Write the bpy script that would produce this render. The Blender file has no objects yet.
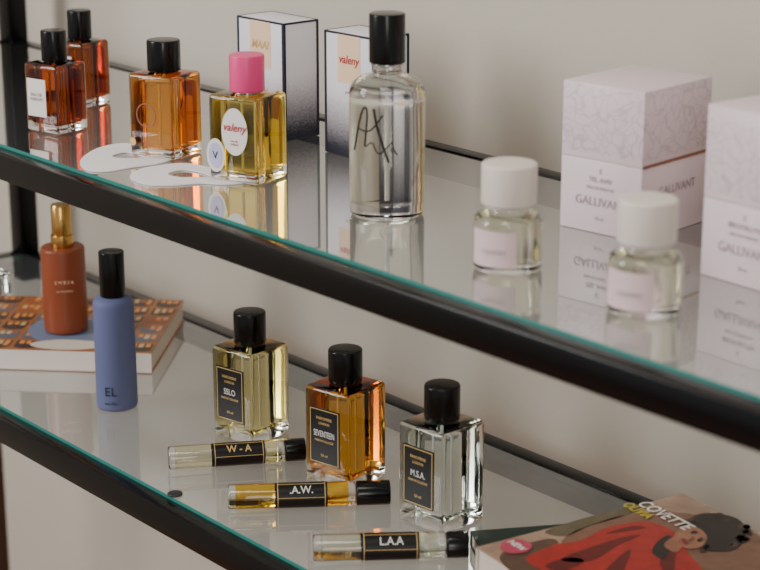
import bpy, bmesh, math, random
from mathutils import Vector, Matrix
R=math.radians
# ------------------------------------------------------------------ calibration
F=1900.0; YAW=R(49.9); PITCH=math.atan(570/1900.0)
ZC=0.56; ZU=0.2307          # camera height above lower glass ; upper glass top
CAM=Vector((0,0,ZC))
fwd=Vector((-math.sin(YAW)*math.cos(PITCH), math.cos(YAW)*math.cos(PITCH), -math.sin(PITCH)))
rgt=Vector((math.cos(YAW), math.sin(YAW),0))
upv=rgt.cross(fwd)
def P(u,v,z):
    d=rgt*(u-380)+upv*(285-v)+fwd*F
    t=(z-ZC)/d.z
    p=CAM+d*t
    return Vector((p.x,p.y,z))
def lin(c):
    return tuple(((x/255)/12.92 if x/255<=0.04045 else ((x/255+0.055)/1.055)**2.4) for x in c)+(1,)
# ------------------------------------------------------------------ materials
def new_mat(name):
    m=bpy.data.materials.new(name); m.use_nodes=True
    nt=m.node_tree; nt.nodes.clear()
    o=nt.nodes.new('ShaderNodeOutputMaterial')
    return m,nt,o
def pmat(name,c,rough=.5,metal=0,spec=.5,coat=0,noise=0,nscale=40,bump=0,bscale=200):
    m,nt,o=new_mat(name)
    b=nt.nodes.new('ShaderNodeBsdfPrincipled')
    b.inputs['Base Color'].default_value=lin(c); b.inputs['Roughness'].default_value=rough
    b.inputs['Metallic'].default_value=metal; b.inputs['Specular IOR Level'].default_value=spec
    b.inputs['Coat Weight'].default_value=coat
    tc=nt.nodes.new('ShaderNodeTexCoord')
    if noise:
        n=nt.nodes.new('ShaderNodeTexNoise'); n.inputs['Scale'].default_value=nscale
        nt.links.new(tc.outputs['Object'],n.inputs['Vector'])
        mx=nt.nodes.new('ShaderNodeMixRGB'); mx.inputs[1].default_value=lin(c)
        mx.inputs[2].default_value=lin([x*(1-noise) for x in c])
        nt.links.new(n.outputs['Fac'],mx.inputs[0]); nt.links.new(mx.outputs[0],b.inputs['Base Color'])
    if bump:
        n=nt.nodes.new('ShaderNodeTexNoise'); n.inputs['Scale'].default_value=bscale
        nt.links.new(tc.outputs['Object'],n.inputs['Vector'])
        bp=nt.nodes.new('ShaderNodeBump'); bp.inputs['Strength'].default_value=bump; bp.inputs['Distance'].default_value=.001
        nt.links.new(n.outputs['Fac'],bp.inputs['Height']); nt.links.new(bp.outputs[0],b.inputs['Normal'])
    nt.links.new(b.outputs[0],o.inputs[0])
    return m
def glassmat(name,c,ior=1.5,rough=0.0):
    m,nt,o=new_mat(name)
    b=nt.nodes.new('ShaderNodeBsdfGlass'); b.inputs['Color'].default_value=lin(c)
    b.inputs['IOR'].default_value=ior; b.inputs['Roughness'].default_value=rough
    nt.links.new(b.outputs[0],o.inputs[0]); return m
def shelf_glass(name,tint,refl):
    m,nt,o=new_mat(name)
    t=nt.nodes.new('ShaderNodeBsdfTransparent'); t.inputs[0].default_value=tint
    if refl<=0:
        nt.links.new(t.outputs[0],o.inputs[0]); return m
    g=nt.nodes.new('ShaderNodeBsdfGlossy'); g.inputs['Roughness'].default_value=.025
    df=nt.nodes.new('ShaderNodeBsdfDiffuse'); df.inputs[0].default_value=(.78,.86,.93,1)
    m0=nt.nodes.new('ShaderNodeMixShader'); m0.inputs[0].default_value=.09
    nt.links.new(t.outputs[0],m0.inputs[1]); nt.links.new(df.outputs[0],m0.inputs[2])
    lw=nt.nodes.new('ShaderNodeLayerWeight'); lw.inputs['Blend'].default_value=.5
    pw=nt.nodes.new('ShaderNodeMath'); pw.operation='POWER'; pw.inputs[1].default_value=5
    mu=nt.nodes.new('ShaderNodeMath'); mu.operation='MULTIPLY_ADD'; mu.use_clamp=True
    mu.inputs[1].default_value=refl; mu.inputs[2].default_value=.10
    mx=nt.nodes.new('ShaderNodeMixShader')
    nt.links.new(lw.outputs['Facing'],pw.inputs[0]); nt.links.new(pw.outputs[0],mu.inputs[0])
    nt.links.new(mu.outputs[0],mx.inputs[0]); nt.links.new(m0.outputs[0],mx.inputs[1]); nt.links.new(g.outputs[0],mx.inputs[2])
    nt.links.new(mx.outputs[0],o.inputs[0]); return m
M={}
M['blackmetal']=pmat('black_powdercoat',(5,6,8),.22,0,.28,bump=.05,bscale=900)
M['glasstop']=shelf_glass('shelf_glass_surface',(.91,.945,.945,1),2.3)
M['glassbot']=shelf_glass('shelf_glass_clear',(.98,.99,.99,1),0)
M['teal']=pmat('glass_edge_teal',(58,132,122),.15,0,.5)
M['glass']=glassmat('clear_glass',(254,255,255),1.46)
M['cap']=pmat('black_cap',(4,4,5),.2,0,.34)
M['pinkcap']=pmat('pink_cap',(232,66,132),.35)
M['whitecap']=pmat('white_cap',(222,212,202),.4)
M['gold']=pmat('brass',(214,168,96),.22,1)
M['silver']=pmat('silver',(190,190,190),.2,1)
M['copper']=pmat('copper_foil',(156,104,84),.35,.5)
M['brownbottle']=pmat('terracotta_lacquer',(136,64,34),.38,0,.5)
M['bluebottle']=pmat('violet_blue_lacquer',(96,104,142),.6,0,.3)
M['black']=pmat('label_black',(8,8,8),.4,0,.35)
M['labelwhite']=pmat('label_white',(228,224,218),.6)
M['labelpink']=pmat('label_pink',(222,196,198),.6)
M['goldink']=pmat('gold_ink',(212,178,112),.4,.2)
M['redink']=pmat('red_ink',(176,30,48),.5)
M['greyink']=pmat('grey_ink',(126,112,122),.6)
M['softink']=pmat('soft_mauve_ink',(158,140,152),.6)
M['navy']=pmat('navy_print',(20,24,46),.5)
M['peach']=pmat('peach_label',(236,202,168),.6)
M['tube']=pmat('dip_tube',(215,215,210),.3)
M['card']=pmat('white_card',(240,238,240),.6)
M['ink']=pmat('ink_black',(10,10,12),.5)
# ------------------------------------------------------------------ object helpers
def link(o,parent=None):
    bpy.context.scene.collection.objects.link(o)
    if parent: o.parent=parent
    return o
def empty(name,loc,rot=0):
    e=bpy.data.objects.new(name,None); e.empty_display_size=.02
    e.location=loc; e.rotation_euler=(0,0,rot); return link(e)
def mesh_obj(name,bm,mat,parent,loc=(0,0,0),smooth=True,ang=35):
    me=bpy.data.meshes.new(name); bmesh.ops.recalc_face_normals(bm,faces=bm.faces)
    if smooth:
        for f in bm.faces: f.smooth=True
        for e in bm.edges:
            if len(e.link_faces)==2 and e.calc_face_angle(0)>R(ang): e.smooth=False
    bm.to_mesh(me); bm.free()
    for m in (mat if isinstance(mat,list) else [mat]): me.materials.append(m)
    o=bpy.data.objects.new(name,me); o.location=loc; return link(o,parent)
def box(name,w,d,h,mat,parent=None,loc=(0,0,0),bev=0,seg=3,rot=None):
    """centred in x,y ; z from 0 to h"""
    bm=bmesh.new(); bmesh.ops.create_cube(bm,size=1)
    for v in bm.verts: v.co=Vector((v.co.x*w,v.co.y*d,(v.co.z+.5)*h))
    if bev: bmesh.ops.bevel(bm,geom=bm.edges[:],offset=bev,segments=seg,profile=.5,affect='EDGES')
    o=mesh_obj(name,bm,mat,parent,loc)
    if rot: o.rotation_euler=rot
    return o
def lathe(name,prof,mat,parent=None,loc=(0,0,0),seg=64,ang=35,rot=None):
    bm=bmesh.new(); rings=[]
    for r,z in prof:
        if r<=1e-7: rings.append([bm.verts.new((0,0,z))])
        else: rings.append([bm.verts.new((r*math.cos(2*math.pi*i/seg),r*math.sin(2*math.pi*i/seg),z)) for i in range(seg)])
    for a,b in zip(rings[:-1],rings[1:]):
        for i in range(seg):
            j=(i+1)%seg
            if len(a)==1 and len(b)==1: continue
            if len(a)==1: bm.faces.new((a[0],b[i],b[j]))
            elif len(b)==1: bm.faces.new((a[i],a[j],b[0]))
            else: bm.faces.new((a[i],a[j],b[j],b[i]))
    o=mesh_obj(name,bm,mat,parent,loc,ang=ang)
    if rot: o.rotation_euler=rot
    return o
def rcyl(r,z0,z1,b=.001,n=4):
    p=[(0,z0)]
    for i in range(n+1):
        a=math.pi/2*i/n; p.append((r-b+b*math.sin(a),z0+b-b*math.cos(a)))
    for i in range(n+1):
        a=math.pi/2*i/n; p.append((r-b+b*math.cos(a),z1-b+b*math.sin(a)))
    p.append((0,z1)); return p
def text(body,size,mat,parent,loc,rot=(math.pi/2,0,0),sx=1,shear=0,bold=0):
    c=bpy.data.curves.new('lettering','FONT'); c.body=body; c.size=size; c.align_x='CENTER'; c.align_y='CENTER'
    c.extrude=.00006; c.shear=shear; c.offset=bold; c.materials.append(mat)
    o=bpy.data.objects.new('lettering',c); o.location=loc; o.rotation_euler=rot; o.scale=(sx,1,1)
    return link(o,parent)
def ellipse_decal(name,cx,cz,rx,rz,y,mat,parent,th=.0003):
    bm=bmesh.new(); n=40
    a=[bm.verts.new((cx+rx*math.cos(2*math.pi*i/n),y-th,cz+rz*math.sin(2*math.pi*i/n))) for i in range(n)]
    b=[bm.verts.new((v.co.x,y,v.co.z)) for v in a]
    bm.faces.new(a); bm.faces.new(b[::-1])
    for i in range(n): bm.faces.new((a[i],b[i],b[(i+1)%n],a[(i+1)%n]))
    return mesh_obj(name,bm,mat,parent,smooth=False)
def flat_shape(name,loops,z,mat,parent,th=.0002):
    inv=Matrix.Rotation(-parent.rotation_euler.z,4,'Z')@Matrix.Translation(-parent.location)
    c=bpy.data.curves.new(name,'CURVE'); c.dimensions='2D'; c.fill_mode='BOTH'; c.extrude=th/2
    for lp in loops:
        s=c.splines.new('POLY'); s.points.add(len(lp)-1); s.use_cyclic_u=True
        for i,p in enumerate(lp):
            q=inv@Vector((p[0],p[1],z)); s.points[i].co=(q.x,q.y,0,1)
    c.materials.append(mat)
    o=bpy.data.objects.new(name,c); o.location=(0,0,z+th/2-parent.location.z); return link(o,parent)
def smooth_loop(pts,n=6):
    out=[];m=len(pts)
    for i in range(m):
        p0,p1,p2,p3=[Vector(pts[(i+k-1)%m][:2]) for k in range(4)]
        for k in range(n):
            t=k/n
            out.append(.5*((2*p1)+(p2-p0)*t+(2*p0-5*p1+4*p2-p3)*t*t+(3*p1-p0-3*p2+p3)*t**3))
    return out
def pxl(pts,z): return [P(u,v,z)[:2] for u,v in pts]
def arc_label(name,r,a0,a1,z0,z1,mat,parent,n=24):
    bm=bmesh.new(); lo=[];hi=[]
    for i in range(n+1):
        a=a0+(a1-a0)*i/n
        lo.append(bm.verts.new((r*math.cos(a),r*math.sin(a),z0))); hi.append(bm.verts.new((r*math.cos(a),r*math.sin(a),z1)))
    for i in range(n): bm.faces.new((lo[i],lo[i+1],hi[i+1],hi[i]))
    return mesh_obj(name,bm,mat,parent)
EPS=.0003
# ------------------------------------------------------------------ room shell
YW=1.04
wallm=pmat('painted_wall',(197,190,177),.8,0,.2,noise=.07,nscale=2.5,bump=.25,bscale=120)
box('wall_back',4.4,.1,3.0,wallm,None,(.25,YW+.05,-1.0))
box('wall_left',.1,3.4,3.0,wallm,None,(-2.6,-.6,-1.0))
box('floor',5.4,4.6,.05,pmat('floor_wood',(176,122,94),.5,noise=.3,nscale=6),None,(-.1,-.9,-1.05))
box('trim_1',.14,.1,2.9,pmat('dark_wood',(104,72,56),.4,noise=.3,nscale=12),None,(-2.04,YW+.04,-1.0),bev=.004)
# ------------------------------------------------------------------ shelving unit
XL,XR=-1.774,-.30; YF,YB=.728,.985; GT=.006
unit=empty('glass_shelving_unit',((XL+XR)/2,(YF+YB)/2,-.9))
def ub(name,x0,x1,y0,y1,z0,z1,mat,bev=.0012):
    c=unit.location
    return box(name,x1-x0,y1-y0,z1-z0,mat,unit,((x0+x1)/2-c.x,(y0+y1)/2-c.y,z0-c.z),bev=bev,seg=2)
RW=.015; RH=.021
for k,zt in enumerate((0.0,ZU)):
    zr=zt-.0022
    ub('rail_front_%d'%k,XL,XR,YF-RW,YF-.0002,zr-RH,zr,M['blackmetal'])
    ub('rail_back_%d'%k,XL,XR,YB-.002,YB+.012,zr-RH,zt+.0015,M['blackmetal'])
    ub('rail_left_%d'%k,XL-.010,XL+.006,YF,YB,zr-RH,zt+.001,M['blackmetal'])
    ub('rail_right_%d'%k,XR-.006,XR+.010,YF,YB,zr-RH,zt+.001,M['blackmetal'])
    bm=bmesh.new(); bmesh.ops.create_cube(bm,size=1)
    x0,x1,y0,y1=XL+.0065,XR-.0065,YF,YB-.0025
    for v in bm.verts: v.co=Vector((v.co.x*(x1-x0),v.co.y*(y1-y0),(v.co.z-.5)*GT))
    me=bpy.data.meshes.new('glass_pane_%d'%k)
    for f in bm.faces:
        n=f.normal
        f.material_index=0 if n.z>.5 else (1 if (n.z<-.5 or n.y>.5) else 2)
    bm.to_mesh(me); bm.free()
    for mm in ('glasstop','glassbot','teal'): me.materials.append(M[mm])
    o=bpy.data.objects.new('glass_pane_%d'%k,me); link(o,unit)
    o.location=((x0+x1)/2-unit.location.x,(y0+y1)/2-unit.location.y,zt-unit.location.z)
for i,(x,y,zb) in enumerate(((XL,YF-.006,-1.0),(XL,YB+.004,-.03),(XR,YF-.006,-1.0),(XR,YB+.004,-1.0))):
    ub('post_%d'%i,x-.011,x+.011,y-.011,y+.011,zb,1.15,M['blackmetal'])
ub('top_rail_front',XL,XR,YF-.016,YF+.004,1.13,1.15,M['blackmetal'])
ub('top_rail_back',XL,XR,YB-.006,YB+.014,1.13,1.15,M['blackmetal'])
q=P(175,495,0)
lathe('clamp_knob',rcyl(.0058,0,.0016,.0006),pmat('clamp_grey',(62,64,68),.3,.6),unit,(q.x-unit.location.x,q.y-unit.location.y,.9+.0002))
# ------------------------------------------------------------------ square perfume bottles
LIQ={}
def liquid(c,ior=.985):
    k=tuple(c)
    if k not in LIQ: LIQ[k]=glassmat('perfume_liquid_%d'%len(LIQ),c,ior)
    return LIQ[k]
def square_bottle(u,v,z,az,w,d,h,capr,caph,liq,capmat,fill=.86,bev=.003,neck=.003,base=.007,wall=.0035,name='perfume_bottle'):
    p=P(u,v,z); e=empty(name,(p.x,p.y,z+EPS),R(az-40))
    box('glass_body',w,d,h,M['glass'],e,bev=bev,seg=4)
    box('liquid',w-2*wall,d-2*wall,h*fill-base,liquid(liq),e,(0,0,base),bev=.003,seg=3)
    box('dip_tube_bar',.0016,.0016,h*fill-base-.004,M['tube'],e,(0,0,base+.002))
    lathe('collar',rcyl(capr*.8,h,h+neck+.001,.0004),M['cap'] if capmat is not M['pinkcap'] else M['silver'],e)
    lathe('cap',rcyl(capr,h+neck,h+neck+caph,.0012),capmat,e)
    return e
def labelled_small(u,v,az,liq):
    e=square_bottle(u,v,ZU,az,.038,.034,.057,.0105,.025,liq,M['cap'],neck=.001,fill=.9)
    box('label',.021,.0004,.031,M['labelwhite'],e,(-.003,-.0192,.014))
    text('EAU DE\nPARFUM',.0038,M['greyink'],e,(-.003,-.0196,.030))
    return e
labelled_small(83,104,54,(214,150,98))
labelled_small(58,130,54,(208,140,90))
e=square_bottle(167,154,ZU,58,.043,.038,.065,.0130,.024,(250,206,134),M['cap'],fill=.9,neck=.001)
c_=lathe('embossed_crest',[(.0095,0),(.0095,.0005),(.0085,.0005),(.0085,0)],M['copper'],e,(-.002,-.0215,.034),rot=(math.pi/2,0,0))
ellipse_decal('gold_dot',-.016,.012,.003,.003,-.0215,M['goldink'],e)
e=square_bottle(249,178,ZU,58,.044,.039,.064,.0130,.027,(254,238,164),M['pinkcap'],fill=.93,neck=.0015)
ellipse_decal('oval_label',.004,.039,.0115,.0175,-.0222,M['labelwhite'],e)
text('valeny',.0082,M['redink'],e,(.004,-.0228,.042),shear=.3,bold=.0001)
text('eau de\ntoilette',.0024,M['redink'],e,(.004,-.0228,.031))
ellipse_decal('round_seal',-.0130,.020,.0082,.0125,-.0227,M['labelwhite'],e)
ellipse_decal('round_seal_inner',-.0130,.020,.0060,.0095,-.0231,pmat('seal_lilac',(190,186,218),.6),e)
text('V',.008,M['navy'],e,(-.0130,-.0237,.020))
def apothecary(u,v,az,liq,title):
    e=square_bottle(u,v,0,az,.0445,.0445,.077,.0130,.026,liq,M['cap'],fill=.92,neck=.0015,base=.008)
    box('label',.030,.0004,.045,M['black'],e,(-.002,-.0225,.017))
    for dz in (.0,.0424): box('label_rule',.027,.0003,.0005,M['goldink'],e,(-.002,-.0229,.018+dz))
    for s in (-1,1): box('label_rule_side',.0005,.0003,.0428,M['goldink'],e,(-.002+s*.0135,-.0229,.018))
    text('PARFUMERIE',.0032,M['goldink'],e,(-.002,-.0231,.054),sx=.85)
    text('LONDON',.0028,M['goldink'],e,(-.002,-.0231,.050),sx=.85)
    text(title,.0070,M['labelwhite'],e,(-.002,-.0231,.0415),sx=.8 if len(title)<7 else .56)
    text('PARFUM COLOGNE',.0026,M['goldink'],e,(-.002,-.0231,.036),sx=.8)
    text('50 ml',.003,M['goldink'],e,(-.002,-.0231,.0245))
    return e
apothecary(252,434,51,(253,247,212),'SSLO')
apothecary(346,478,51,(250,212,128),'SEVENTEEN')
apothecary(441,520,46,(252,254,250),'M.S.A.')
# ------------------------------------------------------------------ tall round bottle
p=P(387,214,ZU); e=empty('perfume_bottle',(p.x,p.y,ZU+EPS))
RB=.0258
prof=[(0,.0012),(.018,.0010),(.0215,0),(.0245,.0008),(RB,.003),(RB,.085)]
for i in range(1,8):
    a=math.pi/2*i/8; prof.append((RB-.0145*(1-math.cos(a)),.085+.012*math.sin(a)))
prof+=[(.0105,.0975),(.0098,.099),(.0098,.103),(0,.103)]
lathe('glass_body',prof,M['glass'],e,ang=50)
lathe('liquid',rcyl(RB-.003,.010,.078,.004),liquid((253,253,248)),e)
lathe('dip_tube_bar',rcyl(.0012,.013,.076,.0003),M['tube'],e,seg=12)
lathe('collar',rcyl(.0108,.1032,.105,.0004),M['silver'],e)
lathe('cap',rcyl(.0123,.105,.1385,.001),M['cap'],e)
cang=math.atan2(-p.y,-p.x)
def stroke(pts,rad=.00055):
    c=bpy.data.curves.new('script_stroke','CURVE'); c.dimensions='3D'; c.bevel_depth=rad; c.bevel_resolution=2; c.resolution_u=6
    s=c.splines.new('NURBS'); s.points.add(len(pts)-1); s.order_u=3; s.use_endpoint_u=True
    for i,(x,z) in enumerate(pts):
        a=cang+math.asin(max(-.97,min(.97,x/26.0)))
        s.points[i].co=((RB+.0002)*math.cos(a),(RB+.0002)*math.sin(a),z/1000,1)
    c.materials.append(M['ink']); o=bpy.data.objects.new('script_stroke',c); link(o,e)
stroke([(-22,48),(-20,60),(-18,72),(-15,80),(-13,76),(-14,64),(-15,52)],.0007)
stroke([(-20,64),(-14,61),(-8,66),(-3,74)],.0006)
stroke([(-9,78),(-7,66),(-3,54),(1,42)],.0009)
stroke([(-14,52),(-10,57),(-8,50),(-5,47),(0,52),(4,57),(4,50),(7,47)],.0005)
# ------------------------------------------------------------------ small round bottles, white caps
def small_round(u,v):
    p=P(u,v,ZU); e=empty('perfume_bottle',(p.x,p.y,ZU+EPS)); r=.0216
    pr=[(0,.0012),(.015,.001),(.0185,0),(.0205,.0008),(r,.003),(r,.0305)]
    for i in range(1,7):
        a=math.pi/2*i/6; pr.append((r-.0075*(1-math.cos(a)),.0305+.0055*math.sin(a)))
    pr+=[(.0125,.0375),(.0125,.0395),(0,.0395)]
    lathe('glass_body',pr,M['glass'],e,ang=50)
    lathe('liquid',rcyl(r-.0035,.006,.031,.004),liquid((253,251,240)),e)
    lathe('collar',rcyl(.0150,.0397,.0412,.0004),M['whitecap'],e)
    lathe('cap',rcyl(.0172,.0412,.067,.0016),M['whitecap'],e)
    ca=math.atan2(-p.y,-p.x)
    arc_label('label',r+.0003,ca-R(72),ca+R(14),.0055,.028,M['labelpink'],e)
    a=ca-R(22)
    text('GALLIVANT',.0040,M['softink'],e,((r+.0012)*math.cos(a),(r+.0012)*math.sin(a),.0155),(math.pi/2,0,a+math.pi/2),sx=.8)
    return e
small_round(507.5,268); small_round(643.5,311)
# ------------------------------------------------------------------ navy / white boxes
def grad_box_mat():
    m,nt,o=new_mat('box_white_navy_fade')
    b=nt.nodes.new('ShaderNodeBsdfPrincipled'); b.inputs['Roughness'].default_value=.5
    tc=nt.nodes.new('ShaderNodeTexCoord'); sp=nt.nodes.new('ShaderNodeSeparateXYZ')
    vn=nt.nodes.new('ShaderNodeTexNoise'); vn.inputs['Scale'].default_value=1100
    ad=nt.nodes.new('ShaderNodeMath'); ad.operation='MULTIPLY_ADD'; ad.inputs[1].default_value=.03
    cr=nt.nodes.new('ShaderNodeValToRGB'); el=cr.color_ramp.elements
    el[0].position=.022; el[0].color=lin((20,24,46)); el[1].position=.066; el[1].color=lin((226,222,230))
    nt.links.new(tc.outputs['Object'],sp.inputs[0]); nt.links.new(tc.outputs['Object'],vn.inputs['Vector'])
    nt.links.new(vn.outputs['Fac'],ad.inputs[0]); nt.links.new(sp.outputs['Z'],ad.inputs[2])
    nt.links.new(ad.outputs[0],cr.inputs[0]); nt.links.new(cr.outputs[0],b.inputs['Base Color']); nt.links.new(b.outputs[0],o.inputs[0])
    return m
gm=grad_box_mat()
def carton(cu,cv,az,w,d,h,word):
    p=P(cu,cv,ZU); rz=R(az-40)
    off=Matrix.Rotation(rz,3,'Z')@Vector((-w/2,d/2,0))
    e=empty('perfume_box',(p.x+off.x,p.y+off.y,ZU+EPS),rz)
    box('carton',w,d,h,gm,e,bev=.0006,seg=2)
    s=.0024
    for x in (-1,1):
        for y in (-1,1): box('edge_strip',s,s,h-.001,M['navy'],e,(x*(w/2-s/2+.0003),y*(d/2-s/2+.0003),.0005))
    for y in (-1,1): box('lid_edge_x',w,.0014,.0014,M['navy'],e,(0,y*(d/2-.0004),h-.0012))
    for x in (-1,1): box('lid_edge_y',.0014,d,.0014,M['navy'],e,(x*(w/2-.0004),0,h-.0012))
    box('label',.026,.0003,.037,M['peach'],e,(0,-d/2-.0002,h-.038))
    text(word,.0092,M['redink'] if word!='MAAI' else M['goldink'],e,(0,-d/2-.0006,h-.020),shear=.2,bold=.0001)
    text('parfum',.003,M['greyink'],e,(0,-d/2-.0006,h-.045))
    return e
carton(285,142,42,.059,.036,.095,'MAAI')
carton(374,164,42,.057,.036,.096,'valeny')
# ------------------------------------------------------------------ blush boxes
def map_mat(nm,z0,z1):
    m,nt,o=new_mat(nm); L=nt.links.new
    b=nt.nodes.new('ShaderNodeBsdfPrincipled'); b.inputs['Roughness'].default_value=.38
    tc=nt.nodes.new('ShaderNodeTexCoord'); sp=nt.nodes.new('ShaderNodeSeparateXYZ')
    no=nt.nodes.new('ShaderNodeTexNoise'); no.inputs['Scale'].default_value=40
    mxv=nt.nodes.new('ShaderNodeMixRGB'); mxv.inputs[0].default_value=.03
    L(tc.outputs['Object'],sp.inputs[0]); L(tc.outputs['Object'],no.inputs['Vector'])
    L(tc.outputs['Object'],mxv.inputs[1]); L(no.outputs['Color'],mxv.inputs[2])
    def M2(op,a,bv):
        n=nt.nodes.new('ShaderNodeMath'); n.operation=op
        for i,x in enumerate((a,bv)):
            if isinstance(x,(int,float)): n.inputs[i].default_value=x
            else: L(x,n.inputs[i])
        return n.outputs[0]
    lines=[]
    for sc,th in ((120,.055),(260,.05)):
        vo=nt.nodes.new('ShaderNodeTexVoronoi'); vo.feature='DISTANCE_TO_EDGE'; vo.inputs['Scale'].default_value=sc
        L(mxv.outputs[0],vo.inputs['Vector']); lines.append(M2('LESS_THAN',vo.outputs['Distance'],th))
    ln=M2('MAXIMUM',lines[0],M2('MULTIPLY',lines[1],.35))
    mask=M2('MULTIPLY',M2('GREATER_THAN',sp.outputs['Z'],z0),M2('LESS_THAN',sp.outputs['Z'],z1))
    fac=M2('MULTIPLY',M2('MULTIPLY',ln,mask),.45)
    mx=nt.nodes.new('ShaderNodeMixRGB'); mx.inputs[1].default_value=lin((226,207,213)); mx.inputs[2].default_value=lin((170,152,168))
    L(fac,mx.inputs[0]); L(mx.outputs[0],b.inputs['Base Color']); L(b.outputs[0],o.inputs[0])
    return m
mm=pmat('blush_card',(222,203,210),.38); ml=map_mat('blush_card_map_print',.004,.0485)
def blush(px,py,rz,w,d,h,n1):
    e=empty('perfume_box',(px,py,ZU+EPS),rz)
    hs=.049
    box('carton_base',w,d,hs,mm,e,bev=.0005,seg=2)
    box('carton_lid',w,d,h-hs-.0003,ml,e,(0,0,hs+.0003),bev=.0003,seg=2)
    box('foil_band',.0004,d-.002,.0022,M['copper'],e,(w/2+.0001,0,hs-.0008))
    text('E',.0045,M['softink'],e,(0,-d/2-.0004,.042))
    text(n1,.0048,M['softink'],e,(0,-d/2-.0004,.036))
    text('EAU DE PARFUM',.0030,M['softink'],e,(0,-d/2-.0004,.0305))
    text('GALLIVANT',.0084,M['softink'],e,(.001,-d/2-.0004,.021),sx=.95)
    text('30 ml',.0032,M['softink'],e,(0,-d/2-.0004,.010))
    text('GALLIVANT',.0084,M['softink'],e,(w/2+.0004,.002,.030),(math.pi/2,0,math.pi/2),sx=.95)
    return e
w,d=.065,.077; rz=R(47-40); p=P(639,243,ZU); off=Matrix.Rotation(rz,3,'Z')@Vector((-w/2,d/2,0))
blush(p.x+off.x,p.y+off.y,rz,w,d,.099,'TEL AVIV')
w,d=.067,.070; rz=R(38-40); p=P(700,274,ZU); off=Matrix.Rotation(rz,3,'Z')@Vector((w/2,d/2,0))
blush(p.x+off.x,p.y+off.y,rz,w,d,.106,'BROOKLYN')
# ------------------------------------------------------------------ die-cut tester cards
def card(outer,holes,nm,z):
    pts=pxl(outer,z); cx=sum(q[0] for q in pts)/len(pts); cy=sum(q[1] for q in pts)/len(pts)
    e=empty(nm,(cx,cy,z))
    loops=[smooth_loop(pts)]+[smooth_loop(pxl(h,z)) for h in holes]
    flat_shape('die_cut_card',loops,z,M['card'],e,th=.0008)
card([(80,163),(88,154),(104,147),(126,144),(142,149),(158,151),(172,158),(160,164),(132,168),(108,172),(88,171)],
     [[(112,157),(119,154),(127,153),(136,155),(145,158),(132,159),(120,159)]],'scent_card',ZU+EPS)
card([(130,178),(140,170),(160,166),(185,164),(208,168),(228,174),(248,182),(226,185),(200,184),(172,186),(146,185)],
     [[(168,175),(178,171),(190,171),(204,174),(212,178),(196,178),(180,178)]],'scent_card',ZU+EPS)
# ------------------------------------------------------------------ roller vials
def vial(a,b,rad,liq,lab,capf,name='fragrance_vial'):
    pa=P(a[0],a[1],rad+EPS); pb=P(b[0],b[1],rad+EPS); L=(pb-pa).length; mid=(pa+pb)/2
    e=empty(name,mid,math.atan2(pb.y-pa.y,pb.x-pa.x)); rot=(0,math.pi/2,0)
    cl=L*capf; gl=L-cl
    lathe('glass_tube',rcyl(rad,0,gl-.0005,.002),M['glass'],e,(-L/2,0,0),rot=rot)
    lathe('liquid',rcyl(rad-.0022,.006,gl-.006,.002),liquid(liq),e,(-L/2,0,0),rot=rot)
    lathe('cap',rcyl(rad,0,cl,.001),M['cap'],e,(L/2-cl,0,0),rot=rot)
    l0,l1=lab
    lathe('label',[(rad+.0002,l0*L),(rad+.0002,l1*L)],M['black'],e,(-L/2,0,0),rot=rot)
    for t in (l0+.015,l1-.015): lathe('label_rule',[(rad+.0004,t*L-.0003),(rad+.0004,t*L+.0003)],M['goldink'],e,(-L/2,0,0),rot=rot)
    for adeg in (8,78):
        aa=R(adeg); ll=(l1-l0-.03)*L
        box('label_rule_long',ll,.0004,.0004,M['goldink'],e,(((l0+l1)/2-.5)*L,-(rad+.0004)*math.cos(aa),(rad+.0002)*math.sin(aa)))
    return e,L
def vial_text(e,L,rad,t,body,cols):
    a=R(42)
    text(body,.0082,cols,e,((t-.5)*L,-(rad+.0012)*math.cos(a),(rad+.0012)*math.sin(a)),(math.pi/2-a,0,0),sx=.9,bold=.0001)
e1,L1=vial((168,458),(305,449),.0090,(251,248,232),(.32,.70),.15); vial_text(e1,L1,.009,.51,'W - A',M['goldink'])
e2,L2=vial((228,497),(390,492),.0092,(254,230,128),(.29,.61),.21); vial_text(e2,L2,.0092,.45,'.A.W.',M['labelwhite'])
e3,L3=vial((313,548),(468,544),.0094,(250,250,240),(.31,.68),.14); vial_text(e3,L3,.0094,.50,'L.A.A',M['labelwhite'])
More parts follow.
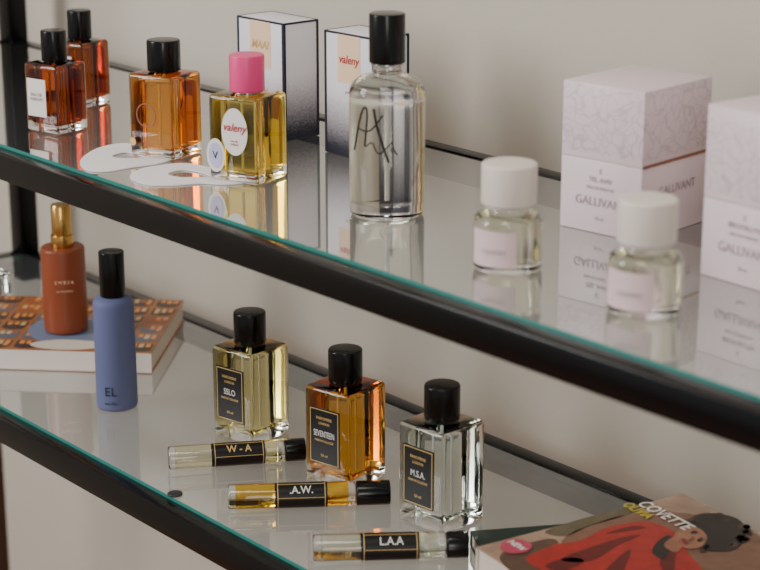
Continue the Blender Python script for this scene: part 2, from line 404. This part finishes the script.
# ------------------------------------------------------------------ books and lacquered bottles
BT=.020
def book(name,corner,az_dir,length,width,z0,th,covermat,pagemat,spinemat,sgn=1):
    c,s=math.cos(az_dir),math.sin(az_dir)
    cx=corner[0]+c*length/2-s*width/2*sgn; cy=corner[1]+s*length/2+c*width/2*sgn
    e=empty(name,(cx,cy,z0+EPS),az_dir); t=.0009
    box('cover_back',length,width,t,covermat,e,(0,0,0),bev=.0003,seg=1)
    box('cover_front',length,width,t,covermat,e,(0,0,th-t),bev=.0003,seg=1)
    box('page_block',length-.003,width-.003,th-2*t,pagemat,e,(.0 ,0.0,t))
    box('spine',length,.001,th-2*t,spinemat,e,(0,-sgn*(width/2-.0005),t))
    return e
def heading(azR): return YAW+math.pi/2-R(azR)
def page_mat():
    m,nt,o=new_mat('paper_pages')
    b=nt.nodes.new('ShaderNodeBsdfPrincipled'); b.inputs['Roughness'].default_value=.8
    tc=nt.nodes.new('ShaderNodeTexCoord'); w=nt.nodes.new('ShaderNodeTexWave'); w.bands_direction='Z'; w.inputs['Scale'].default_value=400; w.inputs['Distortion'].default_value=1
    mx=nt.nodes.new('ShaderNodeMixRGB'); mx.inputs[1].default_value=lin((226,214,198)); mx.inputs[2].default_value=lin((190,176,160))
    nt.links.new(tc.outputs['Object'],w.inputs[0]); nt.links.new(w.outputs['Fac'],mx.inputs[0]); nt.links.new(mx.outputs[0],b.inputs['Base Color']); nt.links.new(b.outputs[0],o.inputs[0]); return m
pages=page_mat()
spw=pmat('spine_white',(224,214,206),.5)
coverbase=pmat('book_cover_rust_print',(186,114,58),.35,noise=.35,nscale=60)
fc=P(151,353,BT)
BLn,BWd=.205,.158
bk=book('paperback_book',fc,heading(-85),BLn,BWd,0,BT,coverbase,pages,spw,sgn=-1)
def local_shape(name,pts,k,mat,parent,ztop):
    c=bpy.data.curves.new(name,'CURVE'); c.dimensions='2D'; c.fill_mode='BOTH'; c.extrude=.00003
    s=c.splines.new('POLY'); s.points.add(len(pts)-1); s.use_cyclic_u=True
    for i,p_ in enumerate(pts): s.points[i].co=(p_[0],p_[1],0,1)
    c.materials.append(mat); o=bpy.data.objects.new(name,c); o.location=(0,0,ztop+.00005+k*.00007); return link(o,parent)
artc=[pmat('print_%s'%n,c,.35) for n,c in (('darkbrown',(58,42,38)),('orange',(222,140,66)),('sand',(214,174,120)),('slate',(84,94,112)),('rust',(158,84,44)))]
random.seed(4)
rows=6; cols=8
for r_ in range(rows):
    for c_ in range(cols):
        cw=BLn/cols; rh=BWd/rows
        x0=-BLn/2+c_*cw+.0020; x1=x0+cw-.0040; y0=-BWd/2+r_*rh+.0024; y1=y0+rh-.0048
        a=[(x0,y0),(x1,y0)]+[((x0+x1)/2+(x1-x0)/2*math.cos(t*math.pi/8),y1-.006+.006*math.sin(t*math.pi/8)) for t in range(9)]
        local_shape('print_arch',a,1,artc[random.choice((0,0,4,3,0))],bk,BT)
        for s in range(3):
            bx=x0+.002+s*(x1-x0-.003)/3; bw=(x1-x0-.004)/3*.75; bh=(y1-y0)*random.uniform(.35,.75)
            local_shape('print_spine',[(bx,y0+.001),(bx+bw,y0+.001),(bx+bw,y0+bh),(bx,y0+bh)],2,artc[random.choice((1,2,1,1,4))],bk,BT)
flat_shape('cover_disc',[smooth_loop(pxl([(28,330),(45,319),(75,317),(105,322),(116,333),(104,343),(70,346),(40,342)],BT+EPS))],BT+EPS+.0003,pmat('print_bluegrey',(112,124,150),.4),bk,th=.00006)
flat_shape('cover_band',[smooth_loop(pxl([(30,344),(60,340),(95,342),(110,346),(80,350),(45,349)],BT+EPS))],BT+EPS+.00038,pmat('print_cream',(216,204,190),.4),bk,th=.00006)
zt=BT+2*EPS+.0004
p=P(66.5,329,zt); e=empty('perfume_bottle',(p.x,p.y,zt+.0001))
lathe('body',rcyl(.0200,0,.079,.0025,6),M['brownbottle'],e)
lathe('collar',rcyl(.0102,.079,.090,.0006),M['gold'],e)
lathe('cap',[(0,.090),(.0088,.0902),(.0090,.0915),(.0090,.1165),(.0082,.1180),(0,.1180)],M['gold'],e)
ca=math.atan2(-p.y,-p.x)
for i,(t,sz) in enumerate((('E M B E R',.0042),('eau de parfum',.0026))):
    text(t,sz,M['peach'],e,(.0204*math.cos(ca),.0204*math.sin(ca),.050-.008*i),(math.pi/2,0,ca+math.pi/2))
p=P(117.5,406,0); e=empty('perfume_bottle',(p.x,p.y,EPS))
pr=[(0,0),(.0150,0),(.0166,.0008),(.0174,.0030),(.0170,.090)]
pr+=[(.0166,.0935),(.0150,.0956),(.0122,.0968),(.0108,.0975),(0,.0975)]
lathe('body',pr,M['bluebottle'],e,ang=50)
lathe('cap',rcyl(.0106,.0975,.1360,.001),M['cap'],e)
ca=math.atan2(-p.y,-p.x)
text('EL',.011,M['navy'],e,(.0177*math.cos(ca-.3),.0177*math.sin(ca-.3),.018),(math.pi/2,0,ca-.3+math.pi/2))
text('eau fine',.0035,M['navy'],e,(.0177*math.cos(ca-.3),.0177*math.sin(ca-.3),.008),(math.pi/2,0,ca-.3+math.pi/2))
square_bottle(-6,305,0,50,.034,.03,.034,.008,.012,(250,252,252),M['silver'],fill=.7,neck=.002)
# ------------------------------------------------------------------ books lower right
green=pmat('cloth_green',(30,46,38),.6)
c0=P(470,531,.012)
book('hardback_book',c0,heading(80),.125,.175,0,.012,green,pages,green,sgn=-1)
TT=.0325
c0=P(476,547,TT)
tan=pmat('cover_tan_print',(204,168,142),.26,0,.5,noise=.45,nscale=45)
bk2=book('paperback_book',c0,heading(59),.176,.24,.0126,TT-.0126-EPS,tan,pages,spw,sgn=-1)
zt=TT+.0001
def art(nm,pts,col,k=1,sm=True,rough=.28,no=.35):
    l=pxl(pts,TT); flat_shape(nm,[smooth_loop(l) if sm else l],zt+.00008*k,pmat(nm+'_ink',col,rough,noise=no,nscale=110),bk2,th=.00006)
art('print_foliage',[(545,532),(575,521),(605,513),(632,506),(650,503),(640,510),(615,519),(590,526),(566,536)],(120,106,78),1)
art('print_shade',[(500,556),(530,543),(556,540),(560,560),(580,584),(545,590),(515,575)],(110,80,64),1)
art('print_sofa',[(560,546),(600,522),(650,512),(690,514),(720,520),(756,534),(780,560),(790,600),(600,600)],(150,106,84),1)
art('print_coat',[(526,560),(540,551),(556,545),(580,541),(604,529),(626,524),(640,522),(656,524),(672,531),(682,544),(690,556),(704,572),(716,600),(600,600),(570,582),(548,574)],(196,46,38),3)
for i,pl in enumerate(([(560,560),(590,548),(622,538),(640,536),(618,546),(590,562)],
    [(596,582),(614,562),(630,550),(626,566),(612,590)],[(660,566),(664,550),(672,540),(676,552),(672,575)],
    [(545,566),(570,558),(584,562),(562,572)],[(606,534),(630,527),(646,528),(626,532)])):
    art('print_coat_fold',pl,(118,24,24),4)
art('print_collar',[(652,552),(660,540),(670,536),(672,546),(664,560)],(44,34,34),5)
art('print_neck',[(664,546),(674,538),(684,543),(676,553)],(178,118,90),6)
art('print_hair',[(680,528),(690,519),(704,514),(722,515),(738,520),(746,530),(744,542),(732,551),(716,552),(704,549)],(40,27,24),6)
random.seed(7)
for i in range(46):
    t=random.uniform(0,2*math.pi); rr=random.uniform(.75,1.12)
    cu=714+34*rr*math.cos(t); cv=533+18*rr*math.sin(t)
    if cu<694 and cv>524: continue
    s=random.uniform(1.6,4)
    art('print_curl',[(cu+s*1.3*math.cos(k*math.pi/3),cv+s*.8*math.sin(k*math.pi/3)) for k in range(6)],random.choice(((40,27,24),(58,38,32),(30,20,18),(82,56,44))),7,no=.1)
art('print_face',[(674,538),(680,530),(690,527),(700,530),(707,538),(702,547),(690,550),(680,546)],(186,128,98),8)
art('print_cheek',[(678,541),(685,539),(690,544),(684,547)],(170,102,80),9)
art('print_eye',[(690,534),(694,532),(698,533),(694,535)],(46,28,26),10)
art('print_eye',[(697,541),(701,539),(703,541),(699,543)],(46,28,26),10)
art('print_nose',[(688,541),(693,538),(694,540),(690,543)],(140,88,68),10)
art('print_lips',[(681,541),(684,540),(688,545),(685,545)],(150,44,48),10)
art('print_badge',[(500,547),(508,541),(522,541),(532,546),(526,553),(508,554)],(222,80,110),9)
inv=Matrix.Rotation(-bk2.rotation_euler.z,4,'Z')@Matrix.Translation(-bk2.location)
def cover_text(b,u,v,size,mat,sx=1,bold=0):
    q=inv@P(u,v,TT); text(b,size,mat,bk2,(q.x,q.y,zt+.0011-bk2.location.z),(0,0,-math.pi/2),sx=sx,bold=bold)
cover_text('COVETTE',665,517,.0150,pmat('print_offwhite',(240,232,222),.4),.8,.0002)
cover_text('OLIVIA',638,512,.012,pmat('print_olive',(206,186,60),.4),.75,.0002)
cover_text('NEW',517,547,.007,pmat('print_white2',(240,232,228),.5),1,.0002)
# ------------------------------------------------------------------ lights
def area(name,loc,target,sx,sy,power,col):
    l=bpy.data.lights.new(name,'AREA'); l.shape='RECTANGLE'; l.size=sx; l.size_y=sy; l.energy=power; l.color=col
    o=bpy.data.objects.new(name,l); o.location=loc
    o.rotation_euler=(Vector(target)-Vector(loc)).to_track_quat('-Z','Y').to_euler(); return link(o)
area('window_light',(-2.3,-1.1,1.1),(-1.3,.9,.1),1.0,1.5,62,(.98,.99,1))
area('ceiling_light',(-.5,.1,1.9),(-1,.9,0),.6,.6,12,(1,.9,.78))
area('added_highlight_fill',(1.4,-1.2,.7),(-.9,.85,.1),.6,1.2,15,(1,.95,.88))  # added lamp for contrast and highlights in bottles and caps, no real window
w=bpy.data.worlds.new('World'); bpy.context.scene.world=w; w.use_nodes=True
nt=w.node_tree; bg=nt.nodes['Background']; bg.inputs[0].default_value=(.88,.865,.845,1); bg.inputs[1].default_value=.58
# ------------------------------------------------------------------ camera
cd=bpy.data.cameras.new('camera'); cam=bpy.data.objects.new('camera',cd); link(cam)
cam.location=CAM; cam.rotation_euler=fwd.to_track_quat('-Z','Y').to_euler()
cd.lens=F/760*36; cd.sensor_width=36; cd.clip_start=.01
cd.dof.use_dof=True; cd.dof.focus_distance=1.46; cd.dof.aperture_fstop=8
bpy.context.scene.camera=cam
